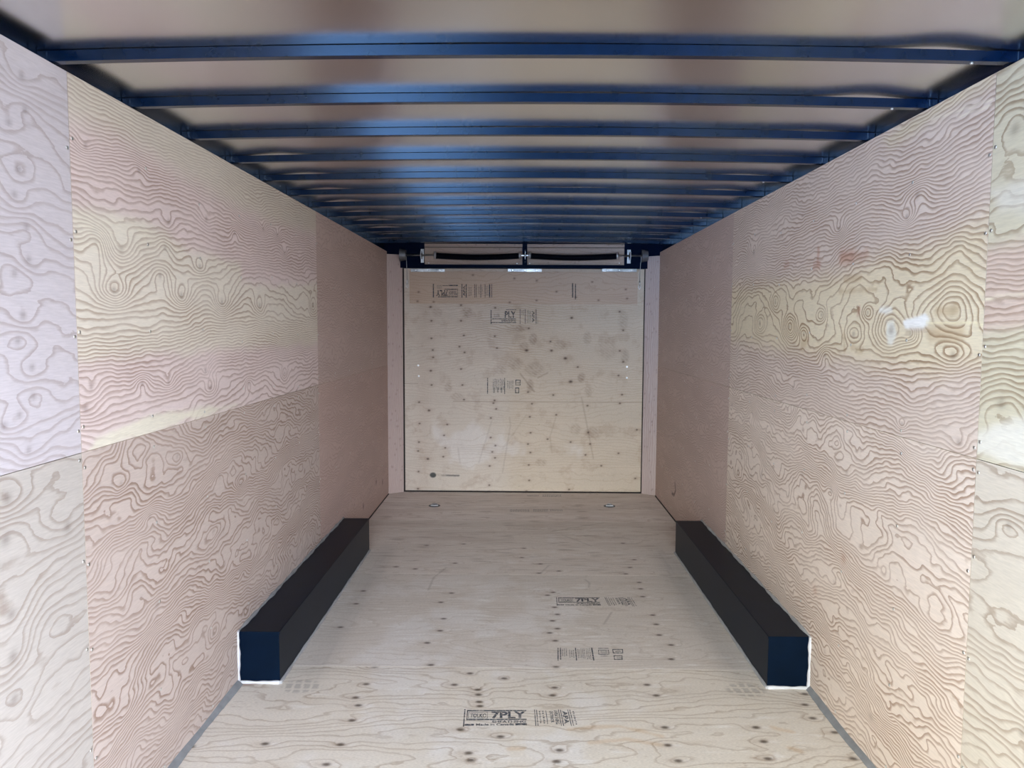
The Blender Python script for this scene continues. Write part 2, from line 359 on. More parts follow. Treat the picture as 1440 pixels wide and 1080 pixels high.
def wall(side):
    x = -XW if side == 'left' else XW
    sg = -1 if side == 'left' else 1
    b = MB(); b.box(min(x+sg*0.013, x+sg*0.06), max(x+sg*0.013, x+sg*0.06), Y0, YD+0.1, -0.02, 2.20)
    w = b.build('wall_'+side, M['dark_gap']); tag(w, kind='structure')
    b = MB(); b.box(min(x+sg*0.062, x+sg*0.066), max(x+sg*0.062, x+sg*0.066), Y0, YD+0.1, -0.1, 2.32)
    b.build('outer_skin', M['outer'], w)
    ys = [Y0, 2.044, 4.482, YE]
    def pan(i, low, res, fn, zt=None):
        y0, y1 = ys[i]+0.0008, ys[i+1]-0.0008; z0, z1 = (0.002, BZ-0.0008) if low else (BZ+0.0008, ZT)
        if side == 'left': O, U = (x, y0, z0), (0, 1, 0)
        else: O, U = (x, y1, z0), (0, -1, 0)
        # face normal = U x V must point into the trailer
        V = (0, 0, 1)
        # +y x +z = +x  (left wall);  -y x +z = -x (right wall)
        return sheet('plywood_panel', O, U, V, y1-y0, z1-z0, res, 0.012, fn, M['ply_side'], w)
    panels = []
    if side == 'left':
        kn = [(P_wall(u, v, x)[1]-Y0, P_wall(u, v, x)[2]-BZ, h_*.8, 0.034) for u, v, h_ in
              ((30, 107, 2.4), (35, 155, -2), (12, 172, 2), (26, 238, 2.4), (20, 274, 2), (37, 320, -2), (40, 365, 2.2), (20, 385, -2), (32, 444, 2.4), (25, 480, -2.2), (45, 517, 2.2), (47, 558, -2), (27, 584, 2), (5, 600, 2), (40, 633, 2))]
        knr = rand_knots(5, 12, 1.6, 1.0, (1.2, 2.2), (0.03, 0.04))
        panels.append(pan(0, False, 0.008, wallfn(x, LILAC, 0.46, dict(Fk=[(0, 22), (0.5, 17), (1, 20)], amp=3.6, fs=0.9, ft=3.2, warp=0.03, wf=3.5), 101, knots=kn+knr, blotch=0.03)))
        kn = [(P_wall(u, v, x)[1]-Y0, P_wall(u, v, x)[2], h_, 0.06) for u, v, h_ in
              ((10, 702, 4), (8, 760, -3), (16, 865, 3), (18, 925, 4), (20, 985, -3), (95, 742, 2))]
        panels.append(pan(0, True, 0.008, wallfn(x, lin(178, 168, 157), 0.5, dict(Fk=[(0, 13), (1.2, 13)], amp=4.5, fs=0.9, ft=3.2, warp=0.045, wf=3.0), 112, knots=kn+rand_knots(6, 12, 1.7, 1.15, (2, 3), (.05, .07)), blotch=0.04)))
        cream = wpoly([(98, 290), (140, 297), (200, 310), (232, 325), (262, 352), (290, 356), (322, 366), (338, 372), (341, 396), (385, 402), (455, 398), (455, 483), (380, 487), (300, 493), (200, 499), (100, 514)], x)
        top = wpoly([(88, 80), (445, 280), (455, 330), (380, 312), (320, 284), (250, 240), (180, 200), (150, 185), (90, 162)], x)
        strip = wpoly([(118, 640), (200, 613), (345, 568), (280, 571), (200, 588), (135, 617)], x)
        def ex(tone, yy, zz):
            d = poly_sd(yy, zz, wpoly([(100, 297), (160, 302), (215, 320), (240, 345), (200, 352), (102, 360)], x))
            tint(tone, 0.6*sst(d, -0.02, 0.03), lin(226, 216, 192))
        s0 = ys[1]
        K = lambda L_: [(P_wall(u, v, x)[1]-s0, P_wall(u, v, x)[2]-BZ, h_, r_) for u, v, h_, r_ in L_]
        kn = K([(120, 205, 3, .03), (195, 240, -2.5, .03), (237, 312, 3, .035), (290, 308, 2.5, .04), (232, 348, -2, .03), (281, 375, 3, .035), (255, 416, 5, .05), (312, 425, 5, .05), (365, 430, 5, .055), (390, 330, 4, .03), (370, 322, 3, .03), (225, 388, -3, .04), (160, 408, 6, .05), (170, 350, 5, .06), (135, 340, -4, .04), (200, 540, -3, .03), (237, 538, 3, .03), (296, 545, 4, .04), (128, 545, 2, .03), (120, 575, 4, .05), (289, 522, 2, .02), (350, 540, -3, .03), (400, 525, 3, .03), (330, 328, -3, .03), (440, 430, 4, .05), (400, 355, 3, .03)])
        panels.append(pan(1, False, 0.0065, wallfn(x, PINK, 0.72, dict(Fk=[(0, 26), (0.08, 30), (0.16, 62), (0.30, 68), (0.36, 26), (0.52, 22), (0.60, 46), (0.72, 52), (0.8, 70), (1.1, 66)], amp=4.2, fs=1.1, ft=2.2, warp=0.012, wf=6, tilt=-0.03), 131,
              [(cream, CREAM, 0.75, 0.03), (top, lin(212, 200, 180), 0.6, 0.05), (strip, lin(226, 216, 190), 0.15, 0.012)], ex, kn)))
        panels.append(pan(1, True, 0.0065, wallfn(x, lin(192, 171, 158), 0.85, dict(Fk=[(0, 48), (0.3, 40), (0.6, 32), (0.9, 44), (1.2, 30)], amp=7.5, fs=1.6, ft=3.4, warp=0.026, wf=6.5), 142, knots=rand_knots(8, 14, 2.4, 1.15, (2, 3.5), (.03, .05)), blotch=0.05, kd=0.3)))
        def mk(tone, yy, zz):
            for u, v, r_ in ((538, 678, .02), (511, 712, .02), (529, 678, .006)):
                p = P_wall(u, v, x); m = np.exp(-((yy-p[1])/0.02)**2-((zz-p[2])/0.022)**2); mul(tone, m*0.85, (.15, .1, .1))
        panels.append(pan(2, False, 0.010, wallfn(x, lin(192, 163, 150), 0.38, dict(Fk=[(0, 40), (1.1, 40)], amp=5, fs=1.2, ft=3, warp=0.03, wf=6), 151, blotch=0.05)))
        panels.append(pan(2, True, 0.010, wallfn(x, lin(190, 156, 142), 0.32, dict(Fk=[(0, 40), (1.2, 44)], amp=6, fs=1.2, ft=3, warp=0.03, wf=6), 162, extra=mk, blotch=0.06)))
    else:
        pinkband = wpoly([(1380, 352), (1470, 330), (1470, 452), (1378, 470)], x)
        whit = wpoly([(1370, 612), (1400, 600), (1470, 590), (1470, 668), (1374, 640)], x)
        w2 = wpoly([(1392, 268), (1418, 262), (1470, 245), (1470, 300), (1405, 295)], x)
        def ex0(tone, yy, zz):
            d = seg_d(yy, zz, wpoly([(1378, 424), (1400, 418), (1440, 415), (1480, 410)], x)); tint(tone, sst(-d, -0.006, -0.001), lin(240, 228, 190), 0)
            mul(tone, sst(-seg_d(yy, zz, wpoly([(1378, 427), (1400, 421), (1440, 418), (1480, 413)], x)), -0.007, -0.003)*0.4, (.5, .35, .25))
        panels.append(pan(0, False, 0.008, wallfn(x, YCREAM, 0.8, dict(Fk=[(0, 20), (0.2, 30), (0.45, 42), (0.6, 34), (0.75, 20), (0.9, 24), (1.1, 26)], amp=3.4, fs=0.9, ft=2.5, warp=0.03, wf=5), 201,
               [(pinkband, lin(212, 184, 160), 0.7, 0.03), (whit, lin(222, 216, 196), 0.1, 0.02), (w2, lin(214, 206, 182), 0.3, 0.02)], ex0, rand_knots(15, 8, 2.3, 1.0, (2, 4), (.04, .08)))))
        panels.append(pan(0, True, 0.008, wallfn(x, lin(203, 190, 168), 0.62, dict(Fk=[(0, 34), (0.3, 40), (0.6, 20), (0.9, 16), (1.2, 14)], amp=3.4, fs=0.8, ft=3.0, warp=0.028, wf=5, tilt=0.02), 212, knots=rand_knots(16, 12, 2.3, 1.1, (2, 3), (.03, .06)))))
        yel = wpoly([(1026, 402), (1100, 396), (1180, 385), (1240, 360), (1300, 345), (1392, 300), (1390, 512), (1300, 525), (1200, 505), (1100, 492), (1022, 478)], x)
        yel2 = wpoly([(1130, 420), (1200, 420), (1280, 405), (1392, 395), (1390, 498), (1300, 500), (1200, 498), (1130, 480)], x)
        white = wpoly([(1270, 452), (1285, 445), (1300, 444), (1304, 451), (1298, 458), (1285, 462), (1274, 461)], x)
        white2 = wpoly([(1238, 437), (1254, 432), (1256, 440), (1245, 443)], x)
        tongue = wpoly([(1246, 452), (1257, 450), (1260, 470), (1254, 486), (1249, 484)], x)
        topc = wpoly([(1395, 98), (1395, 118), (1250, 205), (1240, 195)], x)
        def ex1(tone, yy, zz):
            cr = wpoly([(1302, 453), (1340, 454), (1386, 456)], x)
            d = seg_d(yy, zz, cr); tint(tone, sst(-d, -0.005, -0.001), lin(242, 228, 176), 0)
            mul(tone, 0.5*sst(-seg_d(yy, zz, wpoly([(1280, 463), (1300, 464), (1320, 470)], x)), -0.016, 0.0), (.6, .45, .35))
            st = lin(190, 128, 92)
            for pts, r_, a_ in (([(1184, 362), (1198, 361)], .03, .75), ([(1205, 360), (1218, 358)], .02, .45), ([(1150, 370), (1151, 352)], .014, .6), ([(1146, 374), (1152, 373)], .02, .6), ([(1104, 374), (1108, 372)], .018, .5), ([(1207, 439), (1208, 436)], .014, .6)):
                d = seg_d(yy, zz, wpoly(pts, x))+0.012*fbm(yy*22, zz*40, 77, 3); tint(tone, a_*sst(-d, -r_*1.5, -r_*0.2), st)
            st = lin(196, 165, 112)
            for pts, r_, a_ in (([(1188, 393), (1210, 391)], .014, .6), ([(1180, 410), (1232, 407)], .010, .6), ([(1318, 437), (1345, 437)], .018, .7), ([(1310, 470), (1350, 468)], .03, .6), ([(1128, 485), (1135, 478)], .025, .6), ([(1186, 470), (1188, 492)], .012, .6), ([(1198, 488), (1212, 494)], .014, .6)):
                d = seg_d(yy, zz, wpoly(pts, x))+0.01*fbm(yy*18, zz*40, 78, 3); tint(tone, a_*sst(-d, -r_*1.4, -r_*0.3), st)
            for pts in ([(1310, 168), (1395, 140)], [(1345, 165), (1394, 148)]):
                d = seg_d(yy, zz, wpoly(pts, x)); tint(tone, .7*sst(-d, -0.005, -0.001), lin(236, 222, 190), 0)
        y1 = ys[2]
        K = lambda L_, zb: [(y1-P_wall(u, v, x)[1], P_wall(u, v, x)[2]-zb, h_, r_) for u, v, h_, r_ in L_]
        kn = K([(1220, 440, 4, .025), (1155, 443, 4, .03), (1253, 465, 7, .07), (1200, 470, -5, .05), (1110, 460, 6, .05), (1068, 455, 5, .05), (1340, 437, -5, .07), (1280, 470, 4, .03), (1060, 355, 5, .05), (1268, 597, 3, .02), (1348, 622, 4, .04), (1115, 545, 3, .03), (1290, 275, -5, .05), (1275, 305, 4, .03), (1180, 322, 4, .04), (1340, 500, 4, .05), (1160, 500, -4, .04), (1090, 425, 4, .04), (1130, 470, -4, .04)], BZ)
        panels.append(pan(1, False, 0.0065, wallfn(x, lin(216, 194, 174), 0.80, dict(Fk=[(0, 42), (0.15, 50), (0.24, 36), (0.34, 14), (0.5, 22), (0.6, 56), (0.75, 44), (0.9, 58), (1.1, 60)], amp=5.0, fs=1.3, ft=2.2, warp=0.018, wf=6), 231,
               [(yel, YELL, 0.95, 0.07), (yel2, lin(228, 210, 168), 1.0, 0.05), (white, lin(244, 242, 232), 0, 0.008), (white2, lin(238, 236, 222), 0.1, 0.01), (tongue, lin(232, 228, 208), 0.2, 0.01), (topc, lin(222, 205, 165), 0.7, 0.03)], ex1, kn)))
        def ex2(tone, yy, zz):
            for u, v in ((1186, 785), (1146, 830)):
                p = P_wall(u, v, x); m = np.exp(-((yy-p[1])/0.022)**2-((zz-p[2])/0.02)**2); tint(tone, m*0.6, lin(190, 140, 105))
        panels.append(pan(1, True, 0.0065, wallfn(x, lin(224, 203, 182), 0.85, dict(Fk=[(0, 42), (0.3, 50), (0.5, 34), (0.8, 30), (1.0, 44), (1.2, 50)], amp=7.0, fs=1.6, ft=3.2, warp=0.03, wf=6), 242, knots=rand_knots(18, 16, 2.4, 1.15, (2, 4), (.03, .06)), extra=ex2, kd=0.3)))
        def mk2(tone, yy, zz):
            d = seg_d(yy, zz, wpoly([(949, 680), (950, 690), (948, 696), (945, 694)], x)); mul(tone, .85*sst(-d, -.02, -.004), (.15, .1, .1))
        panels.append(pan(2, False, 0.010, wallfn(x, lin(194, 166, 150), 0.42, dict(Fk=[(0, 40), (1.1, 44)], amp=6, fs=1.4, ft=3, warp=0.03, wf=6), 251)))
        panels.append(pan(2, True, 0.010, wallfn(x, lin(194, 164, 148), 0.42, dict(Fk=[(0, 40), (1.2, 44)], amp=6, fs=1.4, ft=3, warp=0.03, wf=6), 262, extra=mk2)))
    # screws along the studs, each a small countersunk head
    r = random.Random(3 if side == 'left' else 4)
    proto = None
    for k in range(-1, 12):
        y = 2.044+k*0.4064
        for z in (0.06, 0.33, 0.62, 0.90, 1.15, 1.24, 1.50, 1.78, 2.02):
            for dy in ((-0.012, 0.012) if k in (0, 6) else (0.0,)):
                yy = y+dy+(r.uniform(-.006, .006) if not dy else 0); zz = z+r.uniform(-.03, .03)
                if yy > YE-0.03 or yy < 1.6: continue
                if abs(yy-4.1) < 1.0 and zz < 0.25: continue
                i = 0 if yy < 2.044 else (1 if yy < 4.482 else 2); p = panels[i*2+(1 if zz < BZ else 0)]
                if zz < BZ and zz > BZ-.02: zz = BZ-.03
                if zz > BZ and zz < BZ+.02: zz = BZ+.03
                if proto is None:
                    q = MB(); q.tube([(0, 0, 0), (0.0016*-sg, 0, 0), (0.0020*-sg, 0, 0)], [0.0052, 0.0050, 0.003], 10)
                    proto = q.build('screw', M['screw'], p); o = proto
                else:
                    o = proto.copy(); link(o, p)
                o.location = (x, yy, zz)
    return w
wall_left = wall('left'); wall_right = wall('right')

# ------------------------------------------------------------------ floor
FK = [(820, 847), (835, 834), (819, 887), (801, 904), (824, 870), (806, 935), (672, 970), (673, 977), (674, 987), (675, 993), (648, 1026), (659, 1059), (662, 1069), (704, 1036),
      (778, 833), (770, 837), (780, 854), (784, 864), (777, 873), (784, 884), (773, 890), (781, 901), (782, 938), (780, 967), (777, 978), (787, 1055), (783, 1071), (899, 819), (901, 828), (904, 839), (918, 865), (923, 878), (927, 893), (944, 907), (944, 927), (910, 963), (923, 978), (935, 1023), (939, 1048), (954, 1070),
      (620, 847), (635, 834), (619, 887), (601, 904), (624, 870), (606, 935), (527, 938), (709, 954), (661, 947), (639, 963), (511, 831), (501, 849), (479, 882), (504, 992), (500, 981), (515, 962), (269, 1050), (479, 1047), (495, 1013), (459, 1075), (373, 1046),
      (1132, 976), (1132, 991), (1143, 1010), (1174, 1030), (1074, 1043), (1080, 1067), (1200, 1067), (1063, 1023), (557, 797), (584, 800), (640, 792), (760, 793), (734, 784), (737, 771), (880, 807), (886, 798), (892, 787), (876, 764), (758, 806), (786, 803), (652, 765), (600, 767)]
FK = FK[40:]+FK[10:40]+FK[6:10]
FKW = [tuple(P_floor(u, v)[:2]) for u, v in FK]
fy = [-0.394, 0.76, 2.03, 3.303, 4.590, 5.882, 6.925]
floor_b = MB(); floor_b.box(-XW-0.06, XW+0.06, Y0, YD+0.12, -0.10, -0.019)
floor = floor_b.build('floor', M['dark_gap']); tag(floor, kind='structure')

def floorfn(i, base, con, seed, Fk, amp):
    def fn(S, T, P):
        x, y = P[..., 0], P[..., 1]
        kn = [(kx+XW-0.001, ky-fy[i], 1.2, 0.03) for kx, ky in FKW if fy[i] < ky < fy[i+1]]
        g = grain(S, T, seed, Fk=Fk, amp=amp, fs=0.7, ft=3.2, warp=0.02, wf=4, knots=kn)
        tone = tone_base(S, base, con)
        tone[..., :3] *= (1+0.07*fbm(x*1.6, y*5, seed+3, 4))[..., None]
        # worn pale wood, plus whitish glare painted into the middle-left
        wpale = sst(fbm(x*2.5+3, y*2.2, 77, 4, 0.6)+0.3-0.9*np.abs(x+0.25), -0.1, 0.5)*sst(-y, -5.6, -3.6)
        tint(tone, 0.55*wpale, lin(214, 209, 204), None)
        # short dark dashes (checks) and tiny specks
        ws = sst(gnoise(x*7, y*40, seed+41)+.5*gnoise(x*20, y*110, seed+42), .18, .55)*sst(gnoise(x*1.5, y*2.5, seed+43), -.25, .2)
        tint(tone, .5*ws, lin(224, 220, 214))
        tn = sst(gnoise(x*4, y*26, seed+44), .15, .5); mul(tone, .28*tn, (.82, .72, .60))
        d = sst(gnoise(x*26, y*95, seed+21)*sst(gnoise(x*3, y*4, seed+23), -0.05, 0.3), 0.34, 0.5); mul(tone, 0.5*d, (.55, .45, .38))
        for kx, ky in FKW:
            if fy[i]-0.05 < ky < fy[i+1]+0.05:
                rx, ry = 0.0125, 0.0085; tint(tone, .55*np.exp(-(((x-kx-.03)/0.022)**2+((y-ky)/0.008)**2)), lin(232, 228, 222)); r2 = ((x-kx)/rx)**2+((y-ky)/ry)**2
                mul(tone, 0.92*np.exp(-r2*r2*0.35), (.10, .07, .05))
                mul(tone, 0.42*np.exp(-(((x-kx+.01)/0.045)**2+((y-ky)/0.016)**2)), (.6, .45, .35))
        # tyre scuffs beside the two wheel boxes
        for sx in (-1, 1):
            band = np.exp(-((np.abs(x)-(0.93 if sx < 0 else 0.95))/0.06)**2)*(np.sign(x) == sx)*sst(y, 3.0, 3.35)*sst(-y, -5.4, -5.0)
            mul(tone, band*(0.30+0.35*np.clip(gnoise(x*46, y*2.2, 31+sx), 0, 1)), (.55, .57, .60))
            tr = (np.abs(((x*1.0+y*0.15)*26) % 1-0.5) > 0.16)*(np.abs((y*18) % 1-0.5) > 0.1)
            cx, cy = P_floor(424, 965)[:2] if sx < 0 else P_floor(1048, 970)[:2]
            blob = sst(-np.hypot((x-cx)/0.085, (y-cy)/0.06), -1.15, -0.8)
            mul(tone, blob*tr*0.55, (.45, .46, .48))
        ed = np.exp(-(T/0.006)**2)+np.exp(-((T-(fy[i+1]-fy[i]-.002))/0.006)**2); tint(tone, .65*np.clip(ed, 0, 1)*sst(gnoise(x*4, y*0+i, 61), -.45, 0), lin(228, 222, 212), None)
        # ochre streaks on the near sheet
        for pts in ([(800, 1026), (870, 1021), (930, 1035)], [(830, 1044), (880, 1040), (930, 1048)], [(718, 1053), (735, 1053)], [(1087, 1023), (1112, 1029)], [(1112, 1052), (1124, 1056)]):
            d = seg_d(x, y, [tuple(P_floor(u, v)[:2]) for u, v in pts])+0.012*fbm(x*9, y*20, 5, 3)
            tint(tone, 0.65*sst(-d, -0.02, -0.004), lin(200, 170, 132))
        for pts in ([(628, 798), (610, 812), (602, 830)], [(828, 826), (829, 820), (823, 815)], [(849, 878), (860, 861)], [(760, 806), (772, 795)], [(790, 752), (832, 768)], [(776, 747), (850, 735)]):
            d = seg_d(x, y, [tuple(P_floor(u, v)[:2]) for u, v in pts]); mul(tone, 0.45*sst(-d, -0.009, -0.002), (.45, .42, .40))
        if i >= 4:   # traffic grime by the door
            gr = sst(fbm(x*1.2, y*6, 91, 4, .6)+0.4*(y-5.4), 0.0, 0.5); mul(tone, 0.36*gr, (.72, .62, .58))
            d = sst(gnoise(x*5, y*30, 93), 0.22, 0.45); mul(tone, 0.5*d, (.5, .42, .38))
        # rust-brown mark in the corner of the left wheel box
        p = P_floor(335, 962); mul(tone, 0.8*sst(-np.hypot((x-p[0]-0.02)/0.07, (y-p[1])/0.018), -1.2, -0.5), (.42, .25, .2))
        return g, tone
    return fn
sheets = []
for i in range(len(fy)-1):
    base = (lin(205, 192, 175), lin(205, 192, 175), lin(206, 194, 176), lin(198, 186, 172), lin(206, 193, 179), lin(218, 204, 192))[i]
    con = (.5, .5, 0.62, 0.30, 0.34, 0.45)[i]
    Fk = [(0, 14), (0.5, 9), (0.9, 16), (1.3, 12)]
    res = (0.03, 0.02, 0.006, 0.0065, 0.009, 0.009)[i]
    sheets.append(sheet('plywood_sheet', (-XW+0.001, fy[i]+0.001, 0), (1, 0, 0), (0, 1, 0), 2*XW-0.002, fy[i+1]-fy[i]-0.002, res, 0.018,
                        floorfn(i, base, con, 300+i*11, Fk, 4.0), M['ply_floor'], floor))

# grey sealant along the wall foot in front of the wheel boxes, thin dark joint behind them
def foot(side):
    sg = -1 if side == 'left' else 1
    b = MB(); n = 90; vs_ = []
    r = random.Random(9+sg)
    for i in range(n+1):
        y = 1.3+(3.12-1.3)*i/n; a = 0.020+0.004*math.sin(y*9+sg)+r.uniform(-.0012, .0012); h = 0.018+0.003*math.sin(y*13)
        vs_ += [(sg*XW, y, h), (sg*(XW-a), y, 0.001), (sg*XW, y, 0.0005), (sg*(XW-a*.55), y, h*.62)]
    fs_ = []
    for i in range(n):
        o = 4*i
        for a, c in ((0, 3), (3, 1), (1, 2), (2, 0)): fs_.append((o+a, o+c, o+c+4, o+a+4) if sg < 0 else (o+a, o+a+4, o+c+4, o+c))
    fs_ += [(0, 3, 1, 2), (4*n, 4*n+2, 4*n+1, 4*n+3)]
    b.add(vs_, fs_); o = b.build('baseboard_'+side, M['caulk_grey']); tag(o, kind='structure')
    b = MB(); b.box(min(sg*XW, sg*(XW-.008)), max(sg*XW, sg*(XW-.008)), 5.07, YE-0.02, 0.0005, 0.006)
    b.build('joint', M['dark_gap'], o)
foot('left'); foot('right')

# ------------------------------------------------------------------ ink stamps
def text_mesh(s):
    c = bpy.data.curves.new('t', 'FONT'); c.body = s; c.offset = 0.035; c.resolution_u = 3
    o = bpy.data.objects.new('t', c); me = bpy.data.meshes.new_from_object(o)
    v = np.array([w.co[:2] for w in me.vertices]); f = [tuple(p.vertices) for p in me.polygons]
    bpy.data.objects.remove(o); bpy.data.curves.remove(c); bpy.data.meshes.remove(me)
    v = (v-v.min(0))/(v.max(0)-v.min(0)); return v, f
def stamp(parent, quad, items, nrm, lift=0.0006, label=None, seed=0):
    """quad: world points (bottom left, bottom right, top right, top left); items use 0..1 coordinates"""
    A, B, C_, D = [np.array(q, float) for q in quad]; nn = np.array(nrm, float)*lift
    mp = lambda a, b: (A*(1-a)+B*a)*(1-b)+(D*(1-a)+C_*a)*b+nn
    mb = MB(); r = random.Random(seed)
    def bar(a0, b0, a1, b1): mb.add([mp(a0, b0), mp(a1, b0), mp(a1, b1), mp(a0, b1)], [(0, 1, 2, 3)])
    for it in items:
        k = it[0]
        if k == 'B': bar(*it[1:5])
        elif k == 'R':   # outline
            a0, b0, a1, b1, ta, tb = it[1:7]
            bar(a0, b0, a1, b0+tb); bar(a0, b1-tb, a1, b1); bar(a0, b0, a0+ta, b1); bar(a1-ta, b0, a1, b1)
        elif k == 'T':   # text, quarter turns
            _, s, a0, b0, a1, b1, q = it; v, f = text_mesh(s)
            for _k in range(q): v = np.stack([1-v[:, 1], v[:, 0]], 1)
            mb.add([mp(a0+(a1-a0)*p[0], b0+(b1-b0)*p[1]) for p in v], f)
        elif k == 'S':   # illegible small print: rows or columns of short strokes
            _, a0, b0, a1, b1, n, vert = it
            if vert:
                for j in range(n):
                    a = a0+(a1-a0)*(j+.2)/n; w = (a1-a0)/n*.5; b = b0+r.uniform(0, .12)*(b1-b0)
                    while b < b1-.04*(b1-b0):
                        h = (b1-b0)*r.uniform(.03, .10); bar(a, b, a+w*r.uniform(.6, 1), min(b+h, b1)); b += h+(b1-b0)*r.uniform(.02, .06)
            else:
                for j in range(n):
                    b = b0+(b1-b0)*(j+.2)/n; h = (b1-b0)/n*.55; a = a0+r.uniform(0, .1)*(a1-a0)
                    while a < a1-.02*(a1-a0):
                        w = (a1-a0)*r.uniform(.015, .05); bar(a, b, min(a+w, a1), b+h*r.uniform(.6, 1)); a += w+(a1-a0)*r.uniform(.012, .03)
    o = mb.build('ink_stamp', M['ink'], parent)
    if label: o['label'] = label
    return o
def fq(bl, br, tr, tl): return [P_floor(*p) for p in (bl, br, tr, tl)]
def dq(u0, v0, u1, v1, y): return [P_end(u0, v1, y), P_end(u1, v1, y), P_end(u1, v0, y), P_end(u0, v0, y)]
LOGO = [('B', 0, 0, .018, 1.03), ('B', .045, .90, 1, .97), ('B', .045, .36, 1, .43), ('B', .045, .36, .06, .97), ('R', .07, .46, .38, .86, .006, .03),
        ('T', 'TOLKO', .10, .52, .36, .76, 0), ('T', '7PLY', .44, .45, .99, .88, 0), ('T', 'SHEATHING', .45, .20, .99, .33, 0), ('B', .0, .05, .17, .15),
        ('T', 'Made in Canada', .20, .04, .80, .17, 0), ('B', .82, .04, 1.0, .16)]
GRADE = [('B', 0, 0, .02, 1), ('B', .05, 0, .07, 1), ('S', .10, .05, .26, .95, 2, True), ('B', .28, .1, .295, .95), ('T', 'EXTERIOR', .37, .2, .45, .9, 3), ('T', 'SHEATHING', .48, .1, .57, .95, 3),
         ('B', .59, 0, .61, 1), ('B', .64, 0, .66, 1), ('T', 'APA', .68, .12, .80, .92, 3), ('B', .82, 0, .84, 1), ('B', .87, 0, .89, 1), ('S', .92, .02, 1, .95, 1, True)]
stamp(sheets[2], fq((651, 1022), (741, 1021), (740, 998), (653, 998)), LOGO, (0, 0, 1), label='black plywood mill stamp', seed=1)
stamp(sheets[2], fq((753, 1021), (814, 1021), (808, 998), (751, 998)), GRADE, (0, 0, 1), seed=2)
stamp(sheets[3], fq((783, 852), (845, 852), (843, 840), (782, 840)), LOGO, (0, 0, 1), seed=3)
stamp(sheets[3], fq((856, 852), (897, 853), (889, 840), (850, 840)), GRADE, (0, 0, 1), seed=4)
stamp(sheets[3], fq((784, 929), (836, 929), (833, 911), (784, 911)), [('B', 0, 0, .03, 1), ('B', .07, .05, .1, 1), ('S', .12, .3, .28, .95, 3, True), ('S', .32, .2, .48, .85, 3, True), ('B', .5, 0, .53, 1), ('S', .56, .15, .78, .95, 5, True), ('S', .80, .05, .94, .98, 3, True), ('B', .96, 0, 1.0, 1)], (0, 0, 1), seed=5)
stamp(sheets[3], fq((842, 926), (857, 926), (856, 911), (841, 911)), [('R', 0, .35, 1, .8, .06, .05), ('B', .0, .92, 1, .97), ('S', .15, .15, .85, .75, 4, False)], (0, 0, 1), seed=6)
stamp(sheets[3], fq((863, 928), (877, 928), (876, 913), (861, 913)), [('R', 0, .6, 1, 1, .08, .07), ('S', .25, .7, .8, .9, 1, False), ('R', .05, 0, .9, .42, .08, .07), ('S', .3, .1, .8, .3, 2, False)], (0, 0, 1), seed=7)
stamp(sheets[5], fq((717, 720), (792, 720), (791, 716), (717, 716)), [('S', 0, .0, .37, 1, 16, True), ('S', .44, 0, .72, 1, 14, True), ('S', .76, .2, 1, .9, 8, True)], (0, 0, 1), seed=8)
stamp(sheets[5], fq((741, 699), (790, 699), (789, 695.5), (741, 695.5)), [('S', 0, .2, .35, .8, 8, True), ('S', .45, 0, 1, 1, 18, True)], (0, 0, 1), seed=9)

# ------------------------------------------------------------------ roof skin and bows
BY0, BS, NB = 1.995, 0.4145, 12
def zbow(x, y): return 2.240+0.008*(y-2.0)-0.018*(x/1.27)**2      # underside of a bow
BH = 0.027
gaps = []
_r = random.Random(21)
for k in range(-1, NB+1):
    y = BY0+k*BS
    l = 0.004+0.004*_r.random() if k >= 3 else 0.0004
    rr = 0.0065 if k in (0, 1) else (0.002 if k == 2 else 0.001+0.003*_r.random())
    gaps.append((y, l, rr, _r.uniform(0, 0.0018), _r.uniform(-.3, .3)))
def build_skin():
    nx, ny = 180, 760; xs = np.linspace(-1.285, 1.285, nx); ysn = np.linspace(Y0, 7.05, ny)
    X, Y = np.meshgrid(xs, ysn)
    Z = 2.240+0.008*(Y-2.0)-0.018*(X/1.27)**2+BH+0.0012
    for (y, l, rr, c, cx) in gaps:
        e = np.exp(-((Y-y)/0.15)**2)
        Z = Z+e*(l*np.exp(-((X+1.06)/0.11)**2)+rr*np.exp(-((X-1.05)/0.12)**2)+c*np.exp(-((X-cx)/0.25)**2))
    Z = Z+0.0005*(fbm(X*2.2, Y*1.7, 400, 2)+0.6)
    front = np.stack([X, Y, Z], -1).reshape(-1, 3); idx = np.arange(nx*ny).reshape(ny, nx)
    q = np.stack([idx[:-1, :-1], idx[1:, :-1], idx[1:, 1:], idx[:-1, 1:]], -1).reshape(-1, 4)
    n0 = len(front); top = front+np.array([0, 0, 0.03]); q2 = q[:, ::-1]+n0
    me = bpy.data.meshes.new('ceiling'); me.from_pydata(np.vstack([front, top]).tolist(), [], np.vstack([q, q2]).tolist())
    me.polygons.foreach_set('use_smooth', [True]*len(me.polygons)); me.materials.append(M['skin'])
    o = bpy.data.objects.new('ceiling', me); link(o); tag(o, kind='structure')
build_skin()
ORD = ['second', 'third', 'fourth', 'fifth', 'sixth', 'seventh', 'eighth', 'ninth', 'tenth', 'eleventh', 'twelfth', 'thirteenth']
